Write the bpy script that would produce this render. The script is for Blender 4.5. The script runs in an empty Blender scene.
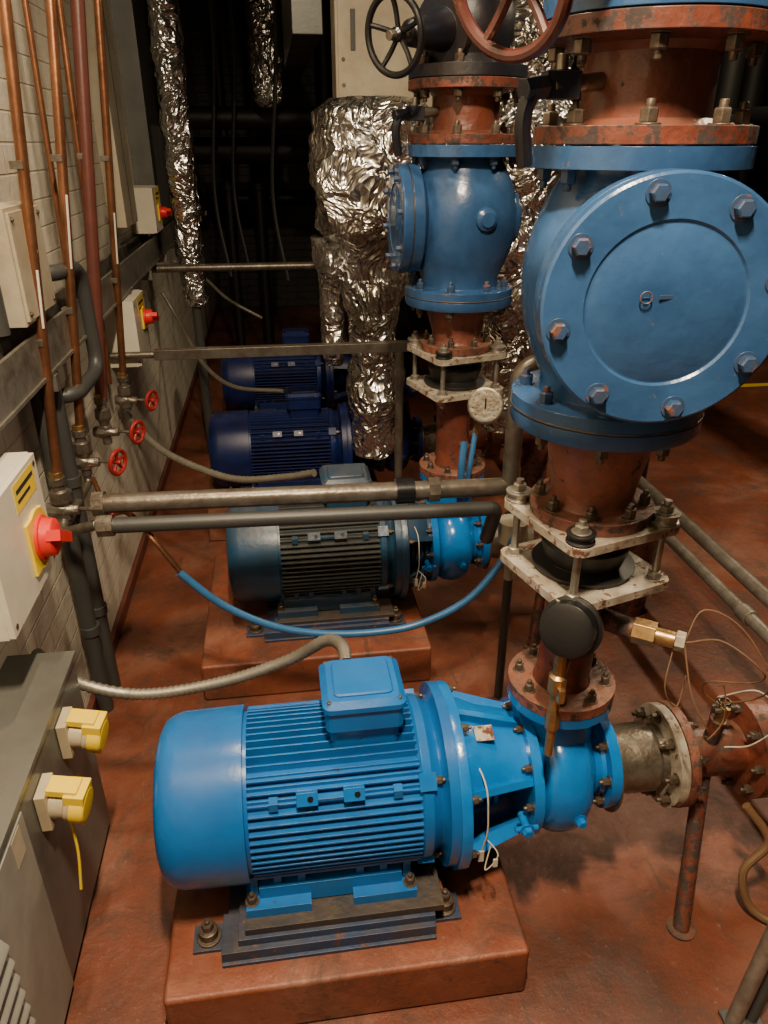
import bpy, bmesh, math, random
from mathutils import Vector, Matrix, noise
random.seed(7)
PI=math.pi
V=Vector
# ------------------------------------------------------------ materials
MATS={}
def mat(name, col, rough=.45, metal=0, col2=None, amt=.5, scale=14, rust=0, rustcol=(.13,.05,.025), bump=.15, bscale=60, spec=.5, dust=0, coat=0):
    if name in MATS: return MATS[name]
    m=bpy.data.materials.new(name); m.use_nodes=True
    nt=m.node_tree; N=nt.nodes; L=nt.links
    b=N['Principled BSDF']; b.inputs['Roughness'].default_value=rough; b.inputs['Metallic'].default_value=metal
    b.inputs['Specular IOR Level'].default_value=spec
    if coat: b.inputs['Coat Weight'].default_value=coat; b.inputs['Coat Roughness'].default_value=.15
    tc=N.new('ShaderNodeTexCoord')
    n1=N.new('ShaderNodeTexNoise'); n1.inputs['Scale'].default_value=scale; n1.inputs['Detail'].default_value=8; n1.inputs['Roughness'].default_value=.65
    L.new(tc.outputs['Object'],n1.inputs['Vector'])
    if col2 is None: col2=tuple(c*.6 for c in col)
    mr=N.new('ShaderNodeMapRange'); mr.inputs[1].default_value=.38; mr.inputs[2].default_value=.68; mr.inputs[3].default_value=0; mr.inputs[4].default_value=amt
    L.new(n1.outputs['Fac'],mr.inputs[0])
    mx=N.new('ShaderNodeMix'); mx.data_type='RGBA'
    mx.inputs[6].default_value=(*col,1); mx.inputs[7].default_value=(*col2,1)
    L.new(mr.outputs[0],mx.inputs[0]); last=mx.outputs[2]
    if rust>0:
        n2=N.new('ShaderNodeTexNoise'); n2.inputs['Scale'].default_value=38; n2.inputs['Detail'].default_value=10; n2.inputs['Roughness'].default_value=.7
        L.new(tc.outputs['Object'],n2.inputs['Vector'])
        g=N.new('ShaderNodeNewGeometry')
        ad=N.new('ShaderNodeMath'); ad.operation='MULTIPLY_ADD'; ad.inputs[1].default_value=1.6; L.new(g.outputs['Pointiness'],ad.inputs[0]); L.new(n2.outputs['Fac'],ad.inputs[2])
        r2=N.new('ShaderNodeMapRange'); t=1.71-rust*.3; r2.inputs[1].default_value=t-.16; r2.inputs[2].default_value=t-.10
        L.new(ad.outputs[0],r2.inputs[0])
        m2=N.new('ShaderNodeMix'); m2.data_type='RGBA'; m2.inputs[7].default_value=(*rustcol,1)
        L.new(last,m2.inputs[6]); L.new(r2.outputs[0],m2.inputs[0]); last=m2.outputs[2]
        rr=N.new('ShaderNodeMapRange'); rr.inputs[3].default_value=rough; rr.inputs[4].default_value=.85
        L.new(r2.outputs[0],rr.inputs[0]); L.new(rr.outputs[0],b.inputs['Roughness'])
    if dust>0:
        g2=N.new('ShaderNodeNewGeometry'); sx=N.new('ShaderNodeSeparateXYZ'); L.new(g2.outputs['Normal'],sx.inputs[0])
        n3=N.new('ShaderNodeTexNoise'); n3.inputs['Scale'].default_value=22; n3.inputs['Detail'].default_value=9
        L.new(tc.outputs['Object'],n3.inputs['Vector'])
        mm=N.new('ShaderNodeMath'); mm.operation='MULTIPLY'; L.new(sx.outputs[2],mm.inputs[0]); L.new(n3.outputs['Fac'],mm.inputs[1])
        r3=N.new('ShaderNodeMapRange'); r3.inputs[1].default_value=.2; r3.inputs[2].default_value=.65; r3.inputs[4].default_value=dust
        L.new(mm.outputs[0],r3.inputs[0])
        m3=N.new('ShaderNodeMix'); m3.data_type='RGBA'; m3.inputs[7].default_value=(.20,.15,.10,1)
        L.new(last,m3.inputs[6]); L.new(r3.outputs[0],m3.inputs[0]); last=m3.outputs[2]
    L.new(last,b.inputs['Base Color'])
    if bump>0:
        n4=N.new('ShaderNodeTexNoise'); n4.inputs['Scale'].default_value=bscale; n4.inputs['Detail'].default_value=5
        L.new(tc.outputs['Object'],n4.inputs['Vector'])
        bp=N.new('ShaderNodeBump'); bp.inputs['Strength'].default_value=bump; bp.inputs['Distance'].default_value=.01
        L.new(n4.outputs['Fac'],bp.inputs['Height']); L.new(bp.outputs['Normal'],b.inputs['Normal'])
    MATS[name]=m; return m

BLUE=mat('motor_blue_paint',(.006,.13,.42),.25,col2=(.006,.075,.28),amt=.7,scale=5,rust=.06,rustcol=(.02,.03,.04),bump=.04,dust=.06)
BLUEP=mat('pump_blue_paint',(.006,.16,.50),.2,col2=(.005,.09,.33),amt=.6,scale=10,rust=.1,rustcol=(.03,.03,.03),bump=.07)
BLUEV=mat('valve_blue_paint',(.030,.085,.205),.24,col2=(.013,.042,.115),amt=.85,scale=6,rust=.15,rustcol=(.12,.085,.06),bump=.12,bscale=45)
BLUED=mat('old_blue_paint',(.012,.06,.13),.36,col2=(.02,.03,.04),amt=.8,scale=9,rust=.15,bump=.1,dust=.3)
BLUEDK=mat('dark_valve_paint',(.006,.010,.02),.4,col2=(.02,.013,.01),amt=.8,scale=9,rust=.15,bump=.1)
BLUER=mat('shaded_royal_blue_paint',(.002,.014,.10),.42,col2=(.002,.006,.04),amt=.8,bump=.05,dust=.1)  # royal blue, with the far motors' shade darkened into the colour
BLUEC=mat('channel_blue_grey',(.012,.04,.11),.42,col2=(.035,.03,.03),amt=.7,scale=8,rust=.2,bump=.2,dust=.2)
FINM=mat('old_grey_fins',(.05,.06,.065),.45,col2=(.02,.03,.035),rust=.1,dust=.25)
RED=mat('red_oxide_paint',(.165,.043,.024),.38,col2=(.06,.022,.017),amt=.95,scale=8,rust=.62,rustcol=(.035,.022,.02),bump=.3,bscale=45,dust=.3)
REDL=mat('red_pink_paint',(.22,.072,.046),.42,col2=(.09,.032,.022),amt=.95,scale=12,rust=.55,rustcol=(.045,.03,.025),bump=.3,dust=.3)
GALV=mat('galvanised_steel',(.34,.32,.28),.4,.7,col2=(.14,.115,.09),amt=.8,scale=18,bump=.15,dust=.3)
PLATE=mat('zinc_plate',(.46,.43,.36),.42,.3,col2=(.2,.14,.09),amt=.85,scale=22,rust=.4,bump=.2)
STEEL=mat('dull_steel',(.26,.24,.2),.38,.8,col2=(.12,.08,.05),amt=.8,scale=30,bump=.2,dust=.2)
BOLT=mat('rusty_bolt',(.14,.11,.085),.45,.6,col2=(.06,.04,.025),amt=.9,scale=40,bump=.2)
BBOLT=mat('blue_painted_bolt',(.025,.06,.14),.32,col2=(.04,.045,.06),amt=.7,scale=40,rust=.3)
DARKP=mat('dark_grey_pipe',(.04,.043,.043),.45,col2=(.06,.05,.04),amt=.5,bump=.05)
GREYPIPE=mat('weathered_steel_pipe',(.17,.155,.13),.35,.55,col2=(.075,.05,.035),amt=.85,scale=16,bump=.15,dust=.25)
COPPER=mat('copper',(.38,.17,.085),.33,.85,col2=(.18,.075,.04),amt=.8,scale=12,bump=.05)
REDPIPE=mat('red_brown_pipe',(.10,.028,.02),.4,col2=(.06,.02,.015),bump=.05)
BRASS=mat('brass',(.45,.29,.12),.35,.85,col2=(.22,.13,.06),amt=.8,scale=40,bump=.1)
RUBBER=mat('black_rubber',(.010,.010,.010),.5,bump=.05)
BLACKM=mat('black_enamel',(.008,.008,.009),.28,bump=.05)
WHEELR=mat('red_handwheel',(.32,.018,.018),.35,col2=(.15,.01,.01),bump=.05)
WHEELB=mat('brown_handwheel',(.07,.018,.014),.32,bump=.05,rust=.2)
WHITEP=mat('white_enamel',(.64,.60,.49),.4,col2=(.48,.42,.32),amt=.4,scale=12,bump=.03)
CREAM=mat('cream_panel',(.44,.39,.29),.45,col2=(.26,.2,.13),amt=.6,scale=8,bump=.05)
YEL=mat('yellow_plastic',(.85,.60,.02),.35,col2=(.7,.46,.02),amt=.3,bump=.02)
REDPL=mat('red_plastic',(.75,.02,.015),.35,bump=.02)
GREYB=mat('grey_enclosure',(.13,.135,.125),.36,.2,col2=(.08,.08,.07),amt=.7,scale=6,bump=.04,dust=.15)
LOUV=mat('louvre_light',(.29,.28,.245),.42,.1,bump=.03)
SOCK=mat('cream_socket',(.48,.40,.26),.4,bump=.02)
HOSE=mat('blue_hose',(.03,.12,.28),.35,bump=.02)
FLEX=mat('flex_conduit',(.32,.30,.25),.38,.6,col2=(.16,.14,.11),bump=.05)
TIMBER=mat('brown_packing_plate',(.065,.048,.035),.55,.3,col2=(.02,.03,.05),amt=.9,scale=12,bump=.3,dust=.2)
WIRE=mat('brown_wire',(.16,.09,.045),.5,bump=0)
WHITECAB=mat('white_cable',(.5,.46,.38),.5,bump=0)
DIAL=mat('dial_face',(.75,.72,.62),.4,bump=0)
PAPER=mat('label_white',(.65,.62,.55),.6,bump=0)
BLACKT=mat('label_print',(.02,.02,.02),.6,bump=0)
DKSTEEL=mat('shade_toned_machinery',(.010,.010,.010),.55,.2,bump=.1)  # background gloom is painted in as a near-black colour

def foil_mat():
    m=bpy.data.materials.new('foil_lagging'); m.use_nodes=True; nt=m.node_tree; N=nt.nodes; L=nt.links
    b=N['Principled BSDF']; b.inputs['Metallic'].default_value=.97; b.inputs['Roughness'].default_value=.22
    tc=N.new('ShaderNodeTexCoord')
    n=N.new('ShaderNodeTexNoise'); n.inputs['Scale'].default_value=7; n.inputs['Detail'].default_value=3; n.inputs['Distortion'].default_value=.8
    L.new(tc.outputs['Object'],n.inputs['Vector'])
    ad0=N.new('ShaderNodeVectorMath'); ad0.operation='MULTIPLY_ADD'; ad0.inputs[1].default_value=(.3,.3,.3)
    L.new(n.outputs['Color'],ad0.inputs[0]); L.new(tc.outputs['Object'],ad0.inputs[2])
    vo=N.new('ShaderNodeTexVoronoi'); vo.inputs['Scale'].default_value=15; vo.feature='SMOOTH_F1'; vo.inputs['Smoothness'].default_value=.1
    L.new(ad0.outputs[0],vo.inputs['Vector'])
    bp=N.new('ShaderNodeBump'); bp.inputs['Strength'].default_value=.8; bp.inputs['Distance'].default_value=.03
    L.new(vo.outputs['Distance'],bp.inputs['Height']); L.new(bp.outputs['Normal'],b.inputs['Normal'])
    n2=N.new('ShaderNodeTexNoise'); n2.inputs['Scale'].default_value=3.5; n2.inputs['Detail'].default_value=6; L.new(tc.outputs['Object'],n2.inputs['Vector'])
    cr=N.new('ShaderNodeValToRGB'); e=cr.color_ramp.elements; e[0].position=.38; e[0].color=(.45,.42,.37,1); e[1].position=.6; e[1].color=(.82,.82,.80,1)
    L.new(n2.outputs['Fac'],cr.inputs[0]); L.new(cr.outputs[0],b.inputs['Base Color'])
    return m
FOIL=foil_mat()

# ------------------------------------------------------------ mesh builder
def basis(a):
    a=V(a).normalized()
    t=V((0,0,1)) if abs(a.z)<.9 else V((0,-1,0))
    u=t.cross(a).normalized(); w=a.cross(u).normalized()
    return u,w,a
class B:
    def __init__(s,name): s.name=name; s.v=[]; s.f=[]; s.m=[]; s.mats=[]
    def mi(s,m):
        if m not in s.mats: s.mats.append(m)
        return s.mats.index(m)
    def add(s,vs,fs,m):
        o=len(s.v); s.v+=[tuple(v) for v in vs]; k=s.mi(m)
        for f in fs: s.f.append(tuple(i+o for i in f)); s.m.append(k)
    def lathe(s,o,a,prof,m,seg=40,jit=0,jsc=8):
        o=V(o); u,w,a=basis(a); vs=[];rings=[]
        for t,r in prof:
            if r<=1e-6: rings.append([len(vs)]); vs.append(o+a*t)
            else:
                ring=[]
                for i in range(seg):
                    an=2*PI*i/seg; p=o+a*t+(u*math.cos(an)+w*math.sin(an))*r
                    if jit:
                        k=noise.noise(p*jsc)+.45*abs(noise.noise(p*jsc*2.7))*2-.4
                        p+= (u*math.cos(an)+w*math.sin(an))*jit*k+a*jit*.3*noise.noise(p*jsc*1.3+V((5,5,5)))
                    ring.append(len(vs)); vs.append(p)
                rings.append(ring)
        fs=[]
        for A,C in zip(rings[:-1],rings[1:]):
            if len(A)==1 and len(C)==1: continue
            for i in range(seg):
                j=(i+1)%seg
                if len(A)==1: fs.append((A[0],C[j],C[i]))
                elif len(C)==1: fs.append((A[i],A[j],C[0]))
                else: fs.append((A[i],A[j],C[j],C[i]))
        if len(rings[0])>1: fs.append(tuple(reversed(rings[0])))
        if len(rings[-1])>1: fs.append(tuple(rings[-1]))
        s.add(vs,fs,m)
    def sector(s,x,y,z,prof,a0,a1,th,m,n=16):
        # curved shell panel about the X axis, prof=[(x,r)], angles measured from +Y towards +Z
        vs=[];fs=[];P=len(prof)
        for i in range(n+1):
            an=a0+(a1-a0)*i/n; c,sn=math.cos(an),math.sin(an)
            for t,r in prof:
                vs.append(V((x+t,y+r*c,z+r*sn))); vs.append(V((x+t,y+(r-th)*c,z+(r-th)*sn)))
        W=2*P
        for i in range(n):
            for j in range(P-1):
                a=i*W+2*j; b=(i+1)*W+2*j
                fs.append((a,b,b+2,a+2)); fs.append((a+1,a+3,b+3,b+1))
            a=i*W; b=(i+1)*W; fs.append((a,a+1,b+1,b)); k=2*(P-1); fs.append((a+k,b+k,b+k+1,a+k+1))
        for base in(0,n*W):
            for j in range(P-1):
                a=base+2*j; f=(a,a+2,a+3,a+1); fs.append(f if base==0 else tuple(reversed(f)))
        s.add(vs,fs,m)
    def cyl(s,p0,p1,r,m,seg=24,r2=None):
        p0=V(p0);p1=V(p1); d=(p1-p0)
        s.lathe(p0,d,[(0,r),(d.length,r if r2 is None else r2)],m,seg)
    def box(s,c,sz,m,rot=None):
        c=V(c); hx,hy,hz=[x/2 for x in sz]; R=rot or Matrix.Identity(3)
        vs=[c+R@V((x*hx,y*hy,z*hz)) for x in(-1,1) for y in(-1,1) for z in(-1,1)]
        s.add(vs,[(0,1,3,2),(4,6,7,5),(0,4,5,1),(2,3,7,6),(0,2,6,4),(1,5,7,3)],m)
    def box2(s,a,b,m):
        s.box([(a[i]+b[i])/2 for i in range(3)],[abs(b[i]-a[i]) for i in range(3)],m)
    def rbox(s,c,sz,r,m,top=0):
        hx,hy,hz=[x/2 for x in sz]; pts=[]
        for (cx,cy,a0) in ((hx-r,hy-r,0),(-hx+r,hy-r,90),(-hx+r,-hy+r,180),(hx-r,-hy+r,270)):
            for k in range(5):
                an=math.radians(a0+k*22.5); pts.append((cx+r*math.cos(an),cy+r*math.sin(an)))
        n=len(pts); lv=[(-hz,1),(hz-top,1)]+([(hz,1-top*2/min(sz[0],sz[1]))] if top else [])
        vs=[];fs=[]
        for z,k in lv: vs+=[V(c)+V((x*k,y*k,z)) for x,y in pts]
        for l in range(len(lv)-1):
            for i in range(n): j=(i+1)%n; fs.append((l*n+i,l*n+j,(l+1)*n+j,(l+1)*n+i))
        fs.append(tuple(reversed(range(n)))); fs.append(tuple(range((len(lv)-1)*n,len(lv)*n)))
        s.add(vs,fs,m)
    def prism(s,pts,axis_o,a,t,m,uw=None):
        o=V(axis_o)
        if uw: u,w=V(uw[0]),V(uw[1]); a=V(a).normalized()
        else: u,w,a=basis(a)
        n=len(pts); vs=[o+u*x+w*y for x,y in pts]+[o+u*x+w*y+a*t for x,y in pts]
        fs=[tuple(reversed(range(n))),tuple(range(n,2*n))]+[(i,(i+1)%n,n+(i+1)%n,n+i) for i in range(n)]
        s.add(vs,fs,m)
    def hexb(s,o,a,r,t,m,stud=True):
        s.lathe(o,a,[(0,r*1.35),(t*.15,r*1.35)],m,16)
        s.lathe(V(o)+V(a).normalized()*t*.15,a,[(0,r),(t*.85,r),(t,r*.8)],m,6)
        if stud: s.lathe(V(o)+V(a).normalized()*t,a,[(0,r*.5),(t*.6,r*.5),(t*.7,r*.4)],m,10)
    def bolts(s,o,a,R,n,r,t,m,off=0,stud=True):
        u,w,a=basis(a)
        for i in range(n):
            an=off+2*PI*i/n
            s.hexb(V(o)+(u*math.cos(an)+w*math.sin(an))*R,a,r,t,m,stud)
    def torus(s,o,a,R,r,m,seg=40,ms=10):
        u,w,a=basis(a);o=V(o);vs=[];fs=[]
        for i in range(seg):
            an=2*PI*i/seg; d=u*math.cos(an)+w*math.sin(an)
            for j in range(ms):
                bn=2*PI*j/ms; vs.append(o+d*(R+r*math.cos(bn))+a*r*math.sin(bn))
        for i in range(seg):
            for j in range(ms):
                k=(i+1)%seg;l=(j+1)%ms
                fs.append((i*ms+j,k*ms+j,k*ms+l,i*ms+l))
        s.add(vs,fs,m)
    def tube(s,pts,r,m,ms=12,sub=8,smooth=True,ribs=0):
        P=[V(p) for p in pts]
        if smooth and len(P)>2:
            Q=[]
            E=[P[0]*2-P[1]]+P+[P[-1]*2-P[-2]]
            for i in range(1,len(E)-2):
                p0,p1,p2,p3=E[i-1:i+3]
                for k in range(sub):
                    t=k/sub
                    Q.append(.5*((2*p1)+(p2-p0)*t+(2*p0-5*p1+4*p2-p3)*t*t+(3*p1-p0-3*p2+p3)*t**3))
            Q.append(P[-1]); P=Q
        if ribs:
            Q=[P[0]];
            for a,b in zip(P[:-1],P[1:]):
                n=max(1,int((b-a).length/ribs))
                for k in range(1,n+1): Q.append(a.lerp(b,k/n))
            P=Q
        T=[]
        for i in range(len(P)):
            a=P[max(0,i-1)];b=P[min(len(P)-1,i+1)]; T.append((b-a).normalized())
        u,w,_=basis(T[0]); vs=[];fs=[]
        for i,p in enumerate(P):
            t=T[i]; u=(u-t*u.dot(t)).normalized(); w=t.cross(u)
            rr=r*(1+(.14 if i%2 else -.06)) if ribs else r
            for j in range(ms):
                an=2*PI*j/ms; vs.append(p+(u*math.cos(an)+w*math.sin(an))*rr)
        for i in range(len(P)-1):
            for j in range(ms):
                l=(j+1)%ms; fs.append((i*ms+j,i*ms+l,(i+1)*ms+l,(i+1)*ms+j))
        fs.append(tuple(reversed(range(ms)))); fs.append(tuple(range((len(P)-1)*ms,len(P)*ms)))
        s.add(vs,fs,m)
    def bend(s,pts,r,m,R=.05,ms=14):
        P=[V(p) for p in pts]; Q=[P[0]]
        for i in range(1,len(P)-1):
            a=(P[i-1]-P[i]);b=(P[i+1]-P[i]); k=min(R,a.length*.45,b.length*.45)
            A=P[i]+a.normalized()*k; C=P[i]+b.normalized()*k
            for t in [0,.2,.4,.6,.8,1]:
                Q.append(A*(1-t)**2+P[i]*2*t*(1-t)+C*t*t)
        Q.append(P[-1]); s.tube(Q,r,m,ms,smooth=False)
    def wheel(s,o,a,R,r,m,spokes=5,hub=None,depth=.2):
        o=V(o);u,w,a=basis(a); s.torus(o,a,R,r,m)
        hubo=o-a*R*depth
        s.lathe(hubo-a*r,a,[(0,R*.2),(r*2.4,R*.2),(r*3,R*.14)],m,20)
        for i in range(spokes):
            an=2*PI*i/spokes+.3; d=u*math.cos(an)+w*math.sin(an)
            s.tube([hubo+d*R*.15,hubo+d*R*.6+a*R*depth*.3,o+d*R],r*.75,m,8,4)
        s.lathe(hubo,a,[(0,R*.09),(R*.35,R*.09)],BOLT,6)
    def done(s,bevel=.002,angle=35,parent=None):
        me=bpy.data.meshes.new(s.name); me.from_pydata(s.v,[],s.f); 
        for m in s.mats: me.materials.append(m)
        me.polygons.foreach_set('material_index',s.m)
        me.polygons.foreach_set('use_smooth',[True]*len(s.f))
        me.update(); me.set_sharp_from_angle(angle=math.radians(angle))
        ob=bpy.data.objects.new(s.name,me); bpy.context.collection.objects.link(ob)
        if bevel:
            md=ob.modifiers.new('bevel','BEVEL'); md.width=bevel; md.segments=2; md.limit_method='ANGLE'; md.angle_limit=math.radians(50); md.harden_normals=True
        if parent: ob.parent=parent
        return ob
def hull(pts):
    pts=sorted(set(pts)); 
    def half(p):
        h=[]
        for q in p:
            while len(h)>1 and (h[-1][0]-h[-2][0])*(q[1]-h[-2][1])-(h[-1][1]-h[-2][1])*(q[0]-h[-2][0])<=0: h.pop()
            h.append(q)
        return h
    a=half(pts);b=half(pts[::-1]); return a[:-1]+b[:-1]

# ------------------------------------------------------------ room
def floor_mat(name,k=1.0,dark=.8):
    m=bpy.data.materials.new(name); m.use_nodes=True; nt=m.node_tree;N=nt.nodes;L=nt.links;b=N['Principled BSDF']
    tc=N.new('ShaderNodeTexCoord')
    def no(sc,d=8,r=.6,dist=0):
        n=N.new('ShaderNodeTexNoise'); n.inputs['Scale'].default_value=sc;n.inputs['Detail'].default_value=d;n.inputs['Roughness'].default_value=r;n.inputs['Distortion'].default_value=dist
        L.new(tc.outputs['Object'],n.inputs['Vector']); return n
    n1=no(1.7,9,.62,.3); cr=N.new('ShaderNodeValToRGB'); e=cr.color_ramp.elements
    e[0].position=.34;e[0].color=(.075*k,.026*k,.015*k,1);e[1].position=.66;e[1].color=(.215*k,.10*k,.066*k,1); x=e.new(.5);x.color=(.15*k,.041*k,.019*k,1)
    L.new(n1.outputs['Fac'],cr.inputs[0])
    n2=no(5,14,.8,.6); r2=N.new('ShaderNodeMapRange'); r2.inputs[1].default_value=.49;r2.inputs[2].default_value=.64;r2.inputs[4].default_value=dark; L.new(n2.outputs['Fac'],r2.inputs[0])
    mx=N.new('ShaderNodeMix');mx.data_type='RGBA';mx.inputs[7].default_value=(.045,.027,.02,1);L.new(cr.outputs[0],mx.inputs[6]);L.new(r2.outputs[0],mx.inputs[0])
    n3=no(60,6,.75); r3=N.new('ShaderNodeMapRange'); r3.inputs[1].default_value=.6;r3.inputs[2].default_value=.67;r3.inputs[4].default_value=.5; L.new(n3.outputs['Fac'],r3.inputs[0])
    m2=N.new('ShaderNodeMix');m2.data_type='RGBA';m2.inputs[7].default_value=(.24,.16,.115,1);L.new(mx.outputs[2],m2.inputs[6]);L.new(r3.outputs[0],m2.inputs[0])
    mp=N.new('ShaderNodeMapping'); mp.inputs['Scale'].default_value=(40,3,40); mp.inputs['Rotation'].default_value=(0,0,.5); L.new(tc.outputs['Object'],mp.inputs[0])
    n6=N.new('ShaderNodeTexNoise'); n6.inputs['Scale'].default_value=1; n6.inputs['Detail'].default_value=4; L.new(mp.outputs[0],n6.inputs['Vector'])
    r6=N.new('ShaderNodeMapRange'); r6.inputs[1].default_value=.64;r6.inputs[2].default_value=.72;r6.inputs[4].default_value=.55; L.new(n6.outputs['Fac'],r6.inputs[0])
    m6=N.new('ShaderNodeMix');m6.data_type='RGBA';m6.inputs[7].default_value=(.05,.03,.022,1);L.new(m2.outputs[2],m6.inputs[6]);L.new(r6.outputs[0],m6.inputs[0])
    L.new(m6.outputs[2],b.inputs['Base Color'])
    rr=N.new('ShaderNodeMapRange'); rr.inputs[1].default_value=.3;rr.inputs[2].default_value=.7;rr.inputs[3].default_value=.26;rr.inputs[4].default_value=.7;L.new(n2.outputs['Fac'],rr.inputs[0]);L.new(rr.outputs[0],b.inputs['Roughness'])
    n5=no(30,8,.7);bp=N.new('ShaderNodeBump');bp.inputs['Strength'].default_value=.35;bp.inputs['Distance'].default_value=.01;L.new(n5.outputs['Fac'],bp.inputs['Height']);L.new(bp.outputs['Normal'],b.inputs['Normal'])
    return m
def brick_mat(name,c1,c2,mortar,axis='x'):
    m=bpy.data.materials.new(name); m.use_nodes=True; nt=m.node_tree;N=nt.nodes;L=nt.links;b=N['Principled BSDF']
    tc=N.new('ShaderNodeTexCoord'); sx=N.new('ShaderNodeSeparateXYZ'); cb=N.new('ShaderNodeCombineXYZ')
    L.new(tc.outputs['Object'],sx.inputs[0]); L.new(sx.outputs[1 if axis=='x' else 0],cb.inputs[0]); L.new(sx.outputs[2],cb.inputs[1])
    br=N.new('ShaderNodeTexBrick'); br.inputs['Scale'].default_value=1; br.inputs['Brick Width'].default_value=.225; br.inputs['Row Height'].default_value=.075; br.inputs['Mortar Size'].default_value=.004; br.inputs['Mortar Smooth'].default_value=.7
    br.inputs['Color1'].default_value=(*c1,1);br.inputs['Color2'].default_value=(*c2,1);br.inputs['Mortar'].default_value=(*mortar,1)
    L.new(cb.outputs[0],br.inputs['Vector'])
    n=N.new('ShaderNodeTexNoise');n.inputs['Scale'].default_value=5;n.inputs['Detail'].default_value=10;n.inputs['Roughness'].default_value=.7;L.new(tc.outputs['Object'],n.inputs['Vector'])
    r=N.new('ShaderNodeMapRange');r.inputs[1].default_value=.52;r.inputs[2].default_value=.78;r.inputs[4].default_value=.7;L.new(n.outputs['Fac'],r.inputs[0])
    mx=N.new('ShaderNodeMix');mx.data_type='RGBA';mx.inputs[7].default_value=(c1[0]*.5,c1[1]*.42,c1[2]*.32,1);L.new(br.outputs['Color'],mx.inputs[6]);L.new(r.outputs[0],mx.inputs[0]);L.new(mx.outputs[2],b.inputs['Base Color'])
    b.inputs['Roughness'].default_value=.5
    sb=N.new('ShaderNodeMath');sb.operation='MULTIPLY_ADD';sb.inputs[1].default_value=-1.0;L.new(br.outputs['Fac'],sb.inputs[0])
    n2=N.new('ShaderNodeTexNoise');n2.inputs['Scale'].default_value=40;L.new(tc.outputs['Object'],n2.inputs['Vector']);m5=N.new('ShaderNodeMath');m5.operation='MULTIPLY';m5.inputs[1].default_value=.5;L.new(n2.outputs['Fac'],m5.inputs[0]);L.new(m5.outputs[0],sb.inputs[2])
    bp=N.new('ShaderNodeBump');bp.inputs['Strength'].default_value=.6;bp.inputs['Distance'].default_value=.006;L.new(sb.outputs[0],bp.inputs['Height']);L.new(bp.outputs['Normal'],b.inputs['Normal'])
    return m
FLOOR=floor_mat('red_floor_paint'); PLINTH=floor_mat('red_plinth_paint',1.3,.75)
WALLW=brick_mat('white_painted_brick',(.60,.56,.46),(.57,.53,.43),(.50,.45,.35))
WALLD=brick_mat('shade_toned_brick',(.015,.013,.010),(.013,.011,.009),(.01,.008,.006),'y')  # near-black brick: shade at the back is put into its colour
CEIL=mat('dark_soffit',(.04,.033,.025),.8,bump=.2)
WX=-.68
def slab(n,a,b,m,bev=0):
    q=B(n);q.box2(a,b,m);return q.done(bevel=bev)
slab('floor',(-.9,-1.5,-.1),(5,9,0),FLOOR)
slab('wall_left',(WX-.15,-1.5,0),(WX,9,3.1),WALLW)
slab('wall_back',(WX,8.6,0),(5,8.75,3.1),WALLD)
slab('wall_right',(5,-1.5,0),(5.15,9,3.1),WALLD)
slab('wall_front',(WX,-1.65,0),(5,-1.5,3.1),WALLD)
slab('ceiling',(-.9,-1.5,3.1),(5.15,9,3.2),CEIL)
slab('baseboard_left',(WX,1.55,0),(WX+.02,8.6,.05),REDPIPE,.003)
q=B('floor_line_marking'); q.box2((1.9,5.0,0),(5,5.06,.003),YEL); q.done(0)

def plinth(x0,x1,y0,y1,h=.14):
    q=B('concrete_plinth'); q.box2((x0,y0,0),(x1,y1,h),PLINTH); return q.done(.01)
plinth(-.31,.44,.92,1.60)
plinth(-.32,.44,1.97,2.72)
plinth(-.38,.44,3.08,3.8)
plinth(-.38,.44,4.18,4.9)

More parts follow.
